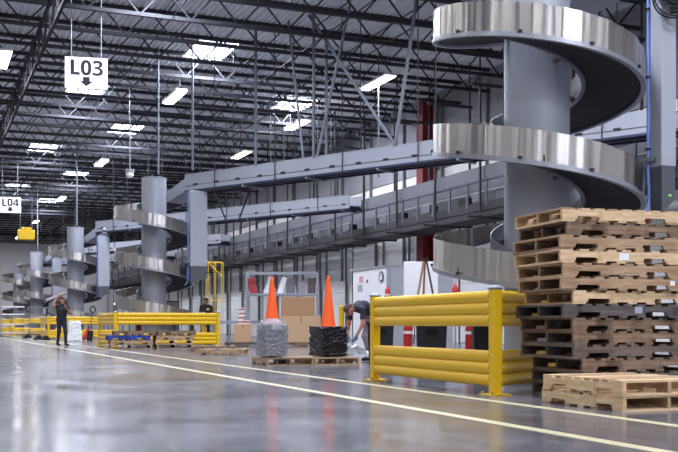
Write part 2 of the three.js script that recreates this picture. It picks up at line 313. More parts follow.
{ // main sorter line along the wall
  const s0 = 6, s1 = 108, L = s1 - s0, c = -(s0 + s1) / 2, X = 18.6;
  const t = thing('sorter_conveyor', 'long dark sorter conveyor running high along the wall', 'conveyor', X, 0.26, 0);
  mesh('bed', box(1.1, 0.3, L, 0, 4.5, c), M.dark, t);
  mesh('under_tray', box(1.3, 0.2, L, 0, 4.32, c), M.dark, t); mesh('added_back_panel', box(0.03, 0.8, L, 0.45, 5.1, c), M.sorterGrey, t);  // back panel added so the bright wall does not show through the openings
  for (const k of [-1, 1]) {
    mesh('top_guard', box(0.03, 0.5, L, k * 0.62, 5.75, c), M.sorterGrey, t); mesh('edge_strip', box(0.05, 0.06, L, k * 0.63, 5.48, c), M.blueStrip, t);
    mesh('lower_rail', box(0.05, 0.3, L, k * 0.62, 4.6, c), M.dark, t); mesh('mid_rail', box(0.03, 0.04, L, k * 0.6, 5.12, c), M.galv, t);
  }
  for (let s = s0 + 0.5, i = 0; s < s1; s += 1.3, i++) {
    mesh('upright', box(0.06, 1.0, 0.1, -0.62, 5.1, -s), M.sorterGrey, t);
    if (i % 2) mesh('drive_box', box(0.25, 0.28, 0.6, -0.35, 4.92, -s - 0.6), i % 4 === 1 ? M.sorterGrey : M.black, t);
    if (i % 3 === 0) mesh('drive_plate', box(0.03, 0.3, 0.7, -0.6, 4.95, -s - 0.65), M.sorterGrey, t);
  }
  for (let s = s0 + 1, i = 0; s < s1; s += 3.3, i++) {
    for (const k of [-1, 1]) mesh('hanger_post', box(0.07, 4.4, 0.07, k * 0.75, 6.6, -s), M.joist, t);
    mesh('hanger_beam', box(1.9, 0.1, 0.1, -0.1, 8.8, -s), M.joist, t); mesh('roof_rod', rod([0.75, 8.8, -s], [0.75, ROOF, -s], 0.03, 6), M.joist, t); mesh('roof_rod', rod([-0.75, 8.8, -s], [-0.75, ROOF, -s], 0.03, 6), M.joist, t);
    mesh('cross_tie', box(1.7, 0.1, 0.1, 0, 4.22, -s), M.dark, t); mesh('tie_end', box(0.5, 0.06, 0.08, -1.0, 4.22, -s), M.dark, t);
  }
}
// ---------- hanging things ----------
function textPanel(draw, w, h) {
  const c = document.createElement('canvas'); c.width = w; c.height = h; const g = c.getContext('2d'); draw(g, w, h);
  const t = new THREE.CanvasTexture(c); t.colorSpace = THREE.SRGBColorSpace; return std(0xffffff, 0.5, 0, { map: t });
}
for (const [text, x, y, s, turn, label] of [['L03', 4.4, 8.05, 29.6, -0.16, 'white hanging lane sign reading L03 with a down arrow'], ['L04', 4.72, 7.67, 60.9, -0.12, 'small far white hanging sign reading L04 with a down arrow']]) {
  const t = thing('lane_sign', label, 'sign', x, y, -s, turn, 'lane signs over the aisle');
  mesh('board', box(1.2, 0.9, 0.03), M.white, t);
  const m = textPanel((g, w, h) => {
    g.fillStyle = '#fbfbff'; g.fillRect(0, 0, w, h); g.fillStyle = '#1b1d28'; g.font = 'bold 320px sans-serif'; g.textAlign = 'center'; g.textBaseline = 'middle'; g.lineWidth = 5; g.strokeStyle = '#0c0d14'; g.fillStyle = '#0c0d14'; g.strokeText(text, w / 2, h * 0.34); g.fillText(text, w / 2, h * 0.34);
    g.fillRect(w * 0.42, h * 0.63, w * 0.16, h * 0.15); g.beginPath(); g.moveTo(w * 0.34, h * 0.77); g.lineTo(w * 0.66, h * 0.77); g.lineTo(w * 0.5, h * 0.93); g.fill();
  }, 640, 480);
  mesh('printed_face', new THREE.PlaneGeometry(1.2, 0.9).translate(0, 0, 0.0165), m, t);
  for (const k of [-1, 1]) mesh('hanger_wire', rod([k * 0.42, 0.44, 0], [k * 0.42, ROOF - y, 0], 0.014, 6), M.galv, t);
}
{
  const t = thing('dome_camera', 'white dome camera hanging left of the second spiral', 'camera', 8.06, 7.05, -42.14);
  mesh('dome', new THREE.SphereGeometry(0.16, 24, 16), M.white, t); mesh('mount', join([cyl(0.18, 0.1, 0, 0.14, 0, 24), cyl(0.2, 0.03, 0, 0.2, 0, 24)]), M.galv, t); mesh('drop_pipe', rod([0, 0.2, 0], [0, ROOF - 7.05, 0], 0.025, 8), M.galv, t);
  const y = thing('hanging_hoist', 'bright yellow box hanging above the far aisle', 'hoist', 6.72, 6.6, -73);
  mesh('body', rbox(1.15, 0.7, 0.5, 0.08, 0, 0.4, 0), M.yellow, y); mesh('top_block', rbox(0.7, 0.2, 0.4, 0.04, 0, 0.82, 0), M.yellow, y); for (const k of [-1, 1]) mesh('hanger_rod', rod([k * 0.4, 0.8, 0], [k * 0.4, ROOF - 6.6, 0], 0.02, 6), M.galv, y);
  const f = thing('air_circulator', 'black caged fan at the top right corner', 'fan', 8.98, 5.0, -10.28, -0.5);
  const ring = (r, z, t = 0.008) => new THREE.TorusGeometry(r, t, 8, 40).translate(0, 0, z);
  mesh('cage', join([ring(0.25, 0.05, 0.012), ring(0.25, -0.05, 0.012), ring(0.2, 0.07), ring(0.15, 0.085), ring(0.1, 0.09), ring(0.05, 0.095), ...Array.from({ length: 16 }, (_, i) => { const a = i * Math.PI / 8; return rod([Math.cos(a) * 0.25, Math.sin(a) * 0.25, 0.05], [0, 0, 0.1], 0.004, 5); })]), M.black, f);
  mesh('motor', cyl(0.07, 0.16, 0, 0, 0, 20).rotateX(Math.PI / 2).translate(0, 0, -0.08), M.black, f);
  for (let i = 0; i < 4; i++) { const b = mesh('blade', rbox(0.19, 0.1, 0.008, 0.003, 0.12, 0, 0).rotateX(0.5).rotateZ(i * Math.PI / 2), M.black, f); }
  mesh('arm', bar([0, 0, -0.1], [0, 0.1, -0.32], 0.05), M.black, f);
}
// pipes dropping from the roof to the spirals
for (const [x, s, y0, r, label] of [[7.9, 35.95, 6.2, 0.035, 'grey drop pipe above the second spiral column'], [8.9, 34.9, 6.25, 0.045, 'grey drop pipe beside the second spiral entry'], [7.9, 56.62, 6.2, 0.05, 'grey drop pipe above the third spiral column'], [7.85, 76.35, 6.2, 0.05, 'grey drop pipe above the fourth spiral column'], [12.75, 31.7, 6.2, 0.05, 'pale conduit dropping behind the upper feed conveyor'], [15.6, 33.6, 6.2, 0.025, 'pale conduit hanging beneath the bright strip lamp at top centre']])
  solo('drop_pipe', rod([x, y0, -s], [x, ROOF, -s], r, 10), M.pipe, label, 'pipe');

// ---------- guard rails ----------
function railProfile() {                                          // three ridges, closed thin section, in (across, up)
  const out = [], n = 48, H = 0.39;
  for (let i = 0; i <= n; i++) { const v = i / n, w = 0.022 + 0.032 * Math.pow(Math.abs(Math.sin(v * Math.PI * 3)), 0.6); out.push([w, v * H]); }
  return [...out, ...out.map(([w, y]) => [-w, y]).reverse()];
}
const RP = railProfile();
function railGeo(len) { const sh = new THREE.Shape(RP.map((p) => new THREE.Vector2(...p))); return toCreasedNormals(new THREE.ExtrudeGeometry(sh, { depth: len, bevelEnabled: false, steps: 1 }), 0.6); }
const postGeo = rbox(0.11, 1.15, 0.11, 0.012, 0, 0.575, 0), capGeo = new THREE.LatheGeometry([[0, 0.03], [0.03, 0.028], [0.062, 0.012], [0.066, 0], [0.066, -0.02], [0, -0.02]].reverse().map((p) => new THREE.Vector2(...p)), 4).rotateY(Math.PI / 4).scale(1.3, 1, 1.3).translate(0, 1.165, 0), plateGeo = rbox(0.26, 0.014, 0.26, 0.003, 0, 0.007, 0), boltGeo = cyl(0.014, 0.03, 0, 0.025, 0, 6);
function guardrail(label, pts, closed) {                           // posts at pts [x, s], rails between
  const t = thing('guard_rail', label, 'guard rail', pts[0][0], 0, -pts[0][1], 0, 'yellow guard rails');
  for (const [x, s] of pts) {
    const px = x - pts[0][0], pz = -(s - pts[0][1]);
    const p = mesh('post', postGeo, M.yellow, t, px, 0, pz); mesh('cap', capGeo, M.capGrey, p); mesh('base_plate', plateGeo, M.yellow, p);
    for (const a of [-1, 1]) for (const b of [-1, 1]) mesh('bolt', boltGeo, M.galv, p, a * 0.1, 0, b * 0.1);
  }
  for (let i = 0; i + 1 < pts.length; i++) {
    const [xa, sa] = pts[i], [xb, sb] = pts[i + 1], dx = xb - xa, ds = sb - sa, L = Math.hypot(dx, ds), ux = dx / L, us = ds / L, g = railGeo(L - 0.13);
    for (const y of [0.09, 0.745]) { const r = mesh('rail', g, M.yellow, t, xa - pts[0][0] + ux * 0.065, y, -(sa - pts[0][1]) - us * 0.065); r.rotation.y = Math.atan2(dx, -ds); }
  }
  return t;
}
guardrail('large yellow double guard rail nearest the viewer, beside the pallet stack', [[5.75, 12.5], [5.74, 9.36], [5.74 + 1.7 * 0.83, 9.36 + 1.7 * 0.56]]);
guardrail('yellow guard rail behind the blue pallet stack', [[5.74, 35.5], [5.74, 32.45], [9.14, 32.45], [9.14, 34.3]]);
guardrail('yellow guard rail behind the walking person', [[5.74, 54], [5.74, 50.9], [9.1, 50.9]]);
guardrail('small far yellow guard rail behind the white shelf cart', [[5.74, 74], [5.74, 71], [9.1, 71]]);
guardrail('farthest yellow guard rail at the left edge', [[5.74, 89], [5.74, 86], [9.1, 86]]);

// ---------- pallets ----------
const PB = 0.021, PS = 0.097, PH = PB * 2 + PS, PL = 1.22, PW = 1.016;
const stringerGeo = (() => {
  const a = PL / 2, n1 = -a + 0.15, n2 = n1 + 0.23, m1 = a - 0.38, m2 = a - 0.15, d = 0.036, r = 0.022;
  const s = new THREE.Shape(); s.moveTo(-a, 0); for (const [p, q] of [[n1, n2], [m1, m2]]) { s.lineTo(p, 0); s.lineTo(p + 0.004, d - r); s.quadraticCurveTo(p + 0.004, d, p + r, d); s.lineTo(q - r, d); s.quadraticCurveTo(q - 0.004, d, q - 0.004, d - r); s.lineTo(q, 0); }
  s.lineTo(a, 0); s.lineTo(a, PS); s.lineTo(-a, PS); return new THREE.ExtrudeGeometry(s, { depth: 0.038, bevelEnabled: false, curveSegments: 3 }).translate(0, PB, -0.019);
})();
const boardWide = box(PW, PB, 0.135).rotateY(Math.PI / 2), boardNarrow = box(PW, PB, 0.09).rotateY(Math.PI / 2);
const palletGroups = {};
function pallet(x, y, s, turn, wood, label, group) {                // centre; stringers along local x
  const t = thing('wooden_pallet', label, 'pallet', x, y, -s, turn, group);
  const main = wood === 'blue' ? woodBlue : woods[wood], alt = wood === 'blue' ? woodBlue : woods[Math.min(4, wood + 1)], pick = () => (rnd() < 0.7 ? main : alt);
  for (const k of [-1, 0, 1]) mesh('stringer', stringerGeo, k ? main : alt, t, 0, 0, k * (PW / 2 - 0.02));
  const top = [-0.543, -0.37, -0.23, -0.09, 0.05, 0.19, 0.36, 0.543], bot = [-0.543, -0.2, 0, 0.2, 0.543];
  top.forEach((px, i) => { const b = mesh('deck_board', i === 0 || i === 7 ? boardWide : boardNarrow, pick(), t, px + rr(-0.006, 0.006), PB + PS + PB / 2, rr(-0.006, 0.006)); b.rotation.y = rr(-0.006, 0.006); });
  bot.forEach((px, i) => { const b = mesh('bottom_board', i === 0 || i === 4 ? boardWide : boardNarrow, pick(), t, px + rr(-0.006, 0.006), PB / 2, rr(-0.006, 0.006)); b.rotation.y = rr(-0.006, 0.006); });
  return t;
}
function palletCorner(cx, cs, y, deg, wood, label, group, long = true, kx = 1, kz = 1) { // near left corner; long: stringers across (x), else along the aisle
  const a = deg * Math.PI / 180, L = long ? PL * kx : PW * kz, W = long ? PW * kz : PL * kx;
  const dx = L / 2, dz = -W / 2, x = cx + dx * Math.cos(a) + dz * Math.sin(a), z = -cs - dx * Math.sin(a) + dz * Math.cos(a);
  const o = pallet(x, y, -z, a + (long ? 0 : Math.PI / 2), wood, label, group); o.scale.set(kx, 1, kz); return o;
}
{ // tall stack
  const px = [561, 566, 559, 559, 562, 560, 572, 562, 572, 573, 573, 582, 583, 582], yaw = [-5, -4.5, -5, -6, -6, -8, -5, -5, -2, -2, -1.5, -4, -3, -4], wd = [0, 2, 1, 0, 1, 1, 0, 4, 2, 2, 3, 2, 3, 3];
  const nth = ['topmost', 'second from the top', 'third from the top', 'fourth from the top', 'fifth from the top', 'sixth from the top', 'seventh from the top', 'eighth from the top', 'ninth from the top', 'tenth from the top', 'fourth from the floor', 'third from the floor', 'second from the floor', 'lowest'];
  for (let i = 0; i < 14; i++) { const o = palletCorner(5.945 + (px[i] - 561) * 0.0118, 8.42, (13 - i) * PH, yaw[i], wd[i], 'wooden pallet in the tall stack at right, ' + nth[i], 'pallets in the tall stack', true, 1.14);
    if (i === 3) mesh('paper_label', box(0.1, 0.075, 0.003), M.white, o, 0.03, 0.07, PW / 2 + 0.002); if (i === 7) mesh('paper_label', box(0.08, 0.07, 0.003), M.capGrey, o, 0.16, 0.08, PW / 2 + 0.002); if (i === 5) mesh('paper_label', box(0.05, 0.05, 0.003), M.white, o, 0.5, 0.08, PW / 2 + 0.002); }
}
palletCorner(5.63, 7.08, 0, 0.5, 0, 'lower pallet of the low pair in front of the tall stack', 'front pallet pair', false);
palletCorner(5.61, 7.06, PH, -0.5, 0, 'upper pallet of the low pair in front of the tall stack', 'front pallet pair', false);
for (let i = 0; i < 4; i++) palletCorner([5.32, 5.3, 5.22, 5.45][i], [30.85, 30.85, 30.85, 31.05][i], i * PH, -6, [1, 1, 'blue', 2][i], ['lowest pallet of the stack with the blue pallet', 'plain pallet right under the blue pallet', 'blue painted pallet in the low stack', 'brown pallet lying on top of the blue pallet'][i], 'low stack with the blue pallet', i > 0, i ? 1.06 : 0.92, i ? 1 : 1.22);
for (let i = 0; i < 4; i++) palletCorner([6.72, 6.68, 6.7, 6.75][i], 30.75, i * PH, -6, [1, 0, 1, 2][i], ['lowest', 'second', 'third', 'topmost'][i] + ' pallet of the low stack right of the blue one', 'low stack right of the blue one', i > 1, i > 1 ? 0.96 : 0.92, i > 1 ? 1 : 1.12);
palletCorner(6.27, 24.3, 0, -22, 1, 'single pallet flat on the floor in front of the far guard rail end', 'pallets lying on the floor');
palletCorner(6.95, 27.4, 0, -14, 2, 'single pallet on the floor behind another, by the far guard rail', 'pallets lying on the floor');
palletCorner(5.83, 17.4, 0, -3, 1, 'pallet under the left wrapped cone bundle', 'pallets under the cones', false, 0.9, 0.88);
palletCorner(6.75, 17.35, 0, -3, 0, 'pallet under the right wrapped cone bundle', 'pallets under the cones', false, 0.9, 0.88);

// ---------- cones in wrapped bundles ----------
const foilBump = dataTex(256, 256, (u, v) => { const a = vnoise(N16, 16, u * 16 + 5 * v, v * 14), b = vnoise(N64, 64, u * 40, v * 64), g = 255 * (0.7 * Math.abs(a - 0.5) * 2 + 0.3 * Math.abs(b - 0.5) * 2); return [g, g, g]; }, false);
const wrapMat = (c, o) => new THREE.MeshPhysicalMaterial({ color: c, roughness: 0.1, bumpMap: foilBump, bumpScale: 0.006, transmission: o, thickness: 0, ior: 1.45, specularIntensity: 1 });
function crumple(w, h, d, amp, sd, taper = 0) {
  const g = new THREE.BoxGeometry(w, h, d, 40, 40, 40), p = g.attributes.position, v = new THREE.Vector3();
  for (let i = 0; i < p.count; i++) {
    v.fromBufferAttribute(p, i);
    const ridge = (q) => 0.5 - Math.abs(q - 0.5) * 2, n = ridge(vnoise(N64, 64, (v.x + v.z) * 7 + v.y * 9 + sd, v.y * 26 - (v.x - v.z) * 8)) + 0.6 * ridge(vnoise(N64, 64, (v.x - v.z) * 16 + sd, v.y * 48 + v.x * 10)), k = 1 + n * amp;
    const sq = Math.max(Math.abs(v.x) / (w / 2), Math.abs(v.z) / (d / 2)), rad = Math.hypot(v.x / (w / 2), v.z / (d / 2)) || 1, soft = 1 - 0.1 * Math.max(0, rad - 1.1) * (sq > 0.9 ? 1 : 0);
    p.setXYZ(i, v.x * k * soft * (1 - taper * (v.y / h + 0.5)), v.y + n * 0.03, v.z * k * soft * (1 - taper * (v.y / h + 0.5)));
  }
  g.computeVertexNormals(); return g;
}
function coneBundle(x, s, w, h, label, wrap, cover, tall = 1) {
  const t = thing('cone_bundle', label, 'traffic cone', x, PH + 0.014, -s, 0.1, 'wrapped traffic cone bundles');
  const n = 9, slab = rbox(w - 0.07, h / n * 0.8, w - 0.07, 0.02);
  for (let i = 0; i < n; i++) { const b = mesh('cone_base', slab, M.rubber, t, rr(-0.012, 0.012), (i + 0.45) * h / n, rr(-0.012, 0.012)); b.rotation.y = rr(-0.07, 0.07); }
  const pts = [[0.165, 0], [0.15, 0.03], [0.135, 0.06], [0.09, 0.42], [0.05, 0.74], [0.03, 0.9], [0.022, 0.925], [0, 0.93]].map((p) => new THREE.Vector2(...p));
  mesh('cone', new THREE.LatheGeometry(pts, 40).scale(1, tall, 1), M.orange, t, 0, h - 0.02, 0);
  mesh('plastic_wrap', crumple(w, h * 0.98, w, 0.13, x * 9, 0), wrap, t, 0, h * 0.5, 0);
  if (cover) mesh('wrap_collar', new THREE.LatheGeometry([[0.27, -0.1], [0.25, 0.02], [0.2, 0.06], [0.16, 0.11], [0.145, 0.12]].map((p) => new THREE.Vector2(...p)), 28), wrap, t, 0, h, 0);
  return t;
}
coneBundle(6.1, 17.92, 0.45, 0.6, 'tall orange cone on a silvery plastic wrapped bundle, left of the two', wrapMat(0xc4c6ce, 0.6), true);
coneBundle(7.2, 17.8, 0.54, 0.56, 'tall orange cone on a black plastic wrapped bundle, beside the bending person', wrapMat(0x16161a, 0), false, 1.08);
solo('plastic_sheet', (() => {
  const g = new THREE.PlaneGeometry(0.85, 0.75, 40, 40), p = g.attributes.position;
  for (let i = 0; i < p.count; i++) { const x = p.getX(i), y = p.getY(i); p.setXYZ(i, x, 0.04 + Math.max(0, 0.42 - 0.6 * (x + 0.42)) * (0.8 + 0.2 * y) * 0.9 + 0.1 * vnoise(N64, 64, x * 9 + 3, y * 9) + 0.05 * vnoise(N64, 64, x * 22, y * 22), -y); }
  g.computeVertexNormals(); return g;
})(), new THREE.MeshPhysicalMaterial({ color: 0xf2f3f6, roughness: 0.25, transmission: 0.35, thickness: 0, side: THREE.DoubleSide }), 'crumpled white plastic sheet under the bending person', 'plastic sheet', 8.0, 0, -18.1);

// ---------- people ----------
function roundCone(p, a, b, ra, rb) {
  const bx = b[0] - a[0], by = b[1] - a[1], bz = b[2] - a[2], px = p[0] - a[0], py = p[1] - a[1], pz = p[2] - a[2];
  const l2 = bx * bx + by * by + bz * bz || 1e-9, t = Math.max(0, Math.min(1, (px * bx + py * by + pz * bz) / l2));
  return Math.hypot(px - bx * t, py - by * t, pz - bz * t) - (ra + (rb - ra) * t);
}
function field(bones, p, k) {
  let d = 1e9, best = 1e9, col = 0;
  for (const b of bones) { const q = roundCone(p, b[0], b[1], b[2], b[3]); if (q < best) { best = q; col = b[4]; } const h = Math.max(k - Math.abs(d - q), 0) / k; d = Math.min(d, q) - h * h * k * 0.25; }
  return [d, col];
}
function blob(bones, cell, k) {
  const lo = [1e9, 1e9, 1e9], hi = [-1e9, -1e9, -1e9];
  for (const [a, b, ra, rb] of bones) for (let i = 0; i < 3; i++) { lo[i] = Math.min(lo[i], a[i] - ra, b[i] - rb); hi[i] = Math.max(hi[i], a[i] + ra, b[i] + rb); }
  const L = Math.max(hi[0] - lo[0], hi[1] - lo[1], hi[2] - lo[2]) + cell * 8, c = lo.map((v, i) => (v + hi[i]) / 2), n = Math.ceil(L / cell);
  const mc = new MarchingCubes(n, M.white, false, false, 120000); mc.isolation = 0; const half = n / 2, q = [0, 0, 0];
  mc.field.fill(-1);
  for (let z = 0; z < n; z++) for (let y = 0; y < n; y++) for (let x = 0; x < n; x++) {
    q[0] = c[0] + (x - half) / half * L / 2; q[1] = c[1] + (y - half) / half * L / 2; q[2] = c[2] + (z - half) / half * L / 2;
    if (q[0] < lo[0] - cell * 3 || q[0] > hi[0] + cell * 3 || q[1] < lo[1] - cell * 3 || q[1] > hi[1] + cell * 3 || q[2] < lo[2] - cell * 3 || q[2] > hi[2] + cell * 3) continue;
    mc.field[x + y * n + z * n * n] = -field(bones, q, k)[0];
  }
  mc.update();
  const cnt = mc.count, pos = new Float32Array(cnt * 3), nor = new Float32Array(cnt * 3), colr = new Float32Array(cnt * 3), e = cell * 0.3, cc = new THREE.Color();
  for (let i = 0; i < cnt; i++) {
    const p = [0, 1, 2].map((j) => c[j] + mc.positionArray[i * 3 + j] * L / 2); pos.set(p, i * 3);
    const [, col] = field(bones, p, k), gr = [0, 1, 2].map((j) => { const u = [...p], v = [...p]; u[j] += e; v[j] -= e; return field(bones, u, k)[0] - field(bones, v, k)[0]; }), l = Math.hypot(...gr) || 1;
    nor.set(gr.map((g) => g / l), i * 3); cc.set(col); colr.set([cc.r, cc.g, cc.b], i * 3);
  }
  const g = new THREE.BufferGeometry(); g.setAttribute('position', new THREE.BufferAttribute(pos, 3)); g.setAttribute('normal', new THREE.BufferAttribute(nor, 3)); g.setAttribute('color', new THREE.BufferAttribute(colr, 3)); return g;
}
const V = { add: (a, b, k = 1) => a.map((v, i) => v + b[i] * k), sub: (a, b) => a.map((v, i) => v - b[i]), norm: (a) => { const l = Math.hypot(...a) || 1; return a.map((v) => v / l); }, cross: (a, b) => [a[1] * b[2] - a[2] * b[1], a[2] * b[0] - a[0] * b[2], a[0] * b[1] - a[1] * b[0]] };
function handBones(w, dir, palmN, skin, side, curl = 0.6) {        // wrist, direction of the fingers, palm normal
  const d = V.norm(dir), n = V.norm(palmN), s = V.norm(V.cross(d, n)), out = [], P = (f, l, u) => V.add(V.add(V.add(w, d, f), s, l), n, u);
  for (const l of [-0.028, -0.01, 0.01, 0.027]) out.push([P(0, l * 0.6, 0), P(0.085, l, 0), 0.016, 0.014, skin]);
  [[-0.03, 0.062], [-0.01, 0.075], [0.011, 0.08], [0.031, 0.07]].forEach(([l, len]) => {
    const a = P(0.088, l, 0), b = P(0.088 + len * 0.5, l * 1.08, len * 0.28 * curl), c = P(0.088 + len * (0.5 + 0.45 * (1 - curl * 0.5)), l * 1.1, len * (0.28 + 0.7) * curl); out.push([a, b, 0.0095, 0.009, skin], [b, c, 0.009, 0.0075, skin]);
  });
  const t0 = P(0.022, 0.03 * side, 0.004), t1 = P(0.055, 0.062 * side, 0.014), t2 = P(0.088, 0.066 * side, 0.026); out.push([t0, t1, 0.014, 0.011, skin], [t1, t2, 0.011, 0.0085, skin]);
  return out;
}
function headBones(c, face, up, skin) {                            // centre of the skull, face direction, up
  const f = V.norm(face), u = V.norm(up), s = V.norm(V.cross(u, f)), P = (a, b, d) => V.add(V.add(V.add(c, f, a), u, b), s, d), o = [];
  o.push([P(-0.015, 0.03, 0), P(0.01, 0.02, 0), 0.088, 0.085, skin], [P(0.01, 0, 0), P(0.03, -0.075, 0), 0.075, 0.045, skin], [P(0.03, -0.085, -0.018), P(0.03, -0.085, 0.018), 0.034, 0.034, skin]);
  o.push([P(0.09, 0.005, 0), P(0.108, -0.03, 0), 0.008, 0.013, skin]);
  o.push([P(0.085, -0.066, -0.02), P(0.085, -0.066, 0.02), 0.008, 0.008, 0x9c5a50]);
  for (const k of [-1, 1]) { o.push([P(0.084, 0.008, k * 0.032), P(0.084, 0.008, k * 0.034), 0.011, 0.011, 0x2a2422], [P(0.088, 0.028, k * 0.018), P(0.082, 0.03, k * 0.045), 0.007, 0.006, 0x4a382c], [P(-0.005, 0.015, k * 0.088), P(-0.012, -0.02, k * 0.086), 0.016, 0.012, skin]); }
  return o;
}
function person(label, x, s, turn, J, C) {
  const t = thing('person', label, 'person', x, 0, -s, turn), B = [], add = (a, b, ra, rb, c) => B.push([a, b, ra, rb, c]);
  const H = J.hip, Ch = J.chest, N = J.neck, mid = V.add(H, V.sub(Ch, H), 0.5), sd = V.norm(V.sub(J.shL, J.shR));
  for (const k of [-1, 1]) { add(V.add(H, sd, 0.07 * k), V.add(mid, sd, 0.06 * k), 0.105, 0.1, C.pants); add(V.add(mid, sd, 0.06 * k), V.add(Ch, sd, 0.075 * k), 0.108, 0.12, C.shirt); add(V.add(Ch, sd, 0.06 * k), V.add(N, sd, 0.04 * k), 0.115, 0.07, C.shirt); }
  add(N, V.add(N, V.sub(J.head, N), 0.5), 0.058, 0.052, C.skin);
  for (const [sh, el, wr, k] of [[J.shL, J.elL, J.wrL, 1], [J.shR, J.elR, J.wrR, -1]]) {
    add(V.add(N, V.sub(sh, N), 0.35), sh, 0.07, 0.062, C.shirt); const half = V.add(sh, V.sub(el, sh), C.sleeve); add(sh, half, 0.06, 0.052, C.shirt); add(half, el, 0.045, 0.04, C.sleeve < 0.95 ? C.skin : C.shirt); add(el, wr, 0.04, 0.028, C.arm || C.skin);
  }
  for (const [hp, kn, an, toe] of [[V.add(H, sd, 0.09), J.knL, J.anL, J.toL], [V.add(H, sd, -0.09), J.knR, J.anR, J.toR]]) {
    add(hp, kn, 0.095, 0.064, C.pants); add(kn, V.add(an, V.sub(kn, an), 0.12), 0.062, 0.05, C.pants);
    add([an[0], Math.max(0.05, an[1] - 0.03), an[2]], toe, 0.048, 0.038, C.shoe);
  }
  const parts = [blob(B, 0.016, 0.05), blob(headBones(J.head, J.face, J.headUp || [0, 1, 0], C.skin), 0.006, 0.018)];
  for (const [el, wr, k, pn] of [[J.elL, J.wrL, 1, J.palmL], [J.elR, J.wrR, -1, J.palmR]]) parts.push(blob(handBones(V.add(wr, V.norm(V.sub(wr, el)), 0.005), V.sub(wr, el), pn || [0, 0, 1], C.glove || C.skin, k, C.curl ?? 0.6), 0.005, 0.008));
  const bodyMat = std(0xffffff, 0.8, 0, { vertexColors: true });
  mesh('body', mergeGeometries(parts), bodyMat, t);
  const f = V.norm(J.face), u = V.norm(J.headUp || [0, 1, 0]), hs = V.norm(V.cross(u, f)), P = (a, b, d) => V.add(V.add(V.add(J.head, f, a), u, b), hs, d || 0), hb = [[P(-0.03, 0.045), P(0.015, 0.06), 0.086, 0.078, C.hair], [P(-0.05, 0.02), P(-0.05, -0.04), 0.072, 0.05, C.hair]];
  if (C.long) for (const k of [-1, 1]) hb.push([P(-0.03, 0.02, k * 0.06), P(-0.05, -0.17, k * 0.06), 0.045, 0.03, C.hair]);
  mesh('hair', blob(hb, 0.009, 0.02), bodyMat, t);
  return t;
}
// walking, carrying a grey roll on the shoulder (local +z faces the viewer)
const walker = person('person in dark shirt and jeans walking down the aisle, arms raised', 4.5, 36, 0.35, {
  hip: [0, 0.93, 0], chest: [0, 1.25, 0.01], neck: [0, 1.43, 0], head: [0.01, 1.58, 0.03], face: [0.2, -0.05, 1],
  shL: [0.18, 1.39, 0], shR: [-0.18, 1.39, 0], elL: [0.27, 1.15, 0.12], wrL: [0.08, 1.3, 0.26], elR: [-0.38, 1.42, 0.12], wrR: [-0.28, 1.66, 0.16], palmL: [0, 1, 0.3], palmR: [0.6, 0.6, 0],
  knL: [0.09, 0.5, 0.12], anL: [0.08, 0.09, 0.16], toL: [0.09, 0.045, 0.32], knR: [-0.08, 0.5, -0.02], anR: [-0.07, 0.1, -0.16], toR: [-0.07, 0.05, -0.01],
}, { shirt: 0x1d1e28, pants: 0x1a2038, skin: 0xb98a70, hair: 0x3b2a22, shoe: 0x15151a, sleeve: 0.5, long: true });
solo('grey_roll', rod([-0.62, 1.55, 0.06], [0.2, 1.84, -0.12], 0.055, 14), std(0x8d8c90, 0.7), 'grey roll carried on the shoulder of the walking person', 'roll', 4.5, 0.02, -36, 0.35);
// bending over the wrapped cones (local +z = towards the cones)
person('person in navy shirt bending over beside the right cone bundle', 8.42, 18.6, -Math.PI / 2 + 0.3, {
  hip: [0, 0.98, -0.12], chest: [0, 1.12, 0.2], neck: [0, 1.1, 0.38], head: [0, 1.05, 0.53], face: [0, -0.9, 0.55], headUp: [0, 0.5, 0.86],
  shL: [0.19, 1.06, 0.34], shR: [-0.19, 1.06, 0.34], elL: [0.23, 0.78, 0.36], wrL: [0.16, 0.55, 0.46], elR: [-0.22, 0.78, 0.36], wrR: [-0.16, 0.54, 0.44], palmL: [-1, 0, 0], palmR: [1, 0, 0],
  knL: [0.13, 0.52, 0.02], anL: [0.15, 0.09, -0.1], toL: [0.16, 0.045, 0.08], knR: [-0.13, 0.52, 0.0], anR: [-0.15, 0.09, -0.16], toR: [-0.16, 0.045, 0.02],
}, { shirt: 0x232536, pants: 0x8f8890, skin: 0xa87466, hair: 0x4a3430, shoe: 0x1c1c20, sleeve: 0.6, glove: 0x5b6478 });
// standing behind the far guard rail
const watcher = person('person in black shirt standing behind the far guard rail', 9.5, 35.3, 0.25, {
  hip: [0, 0.93, 0], chest: [0, 1.25, 0], neck: [0, 1.43, 0], head: [0, 1.58, 0.02], face: [0, -0.1, 1],
  shL: [0.19, 1.39, 0], shR: [-0.19, 1.39, 0], elL: [0.25, 1.13, 0.02], wrL: [0.2, 0.95, 0.18], elR: [-0.25, 1.13, 0.02], wrR: [-0.2, 0.95, 0.18], palmL: [0, -1, 0], palmR: [0, -1, 0],
  knL: [0.1, 0.5, 0.01], anL: [0.1, 0.09, 0], toL: [0.11, 0.045, 0.15], knR: [-0.1, 0.5, 0.01], anR: [-0.1, 0.09, 0], toR: [-0.11, 0.045, 0.15],
}, { shirt: 0x15151a, pants: 0x22232c, skin: 0x9a7058, hair: 0x1c1816, shoe: 0x141416, sleeve: 0.6 });
mesh('shirt_emblem', new THREE.SphereGeometry(0.06, 16, 10).scale(1, 0.8, 0.25).translate(0.01, 1.3, 0.118), std(0xd9c24a, 0.7), watcher);

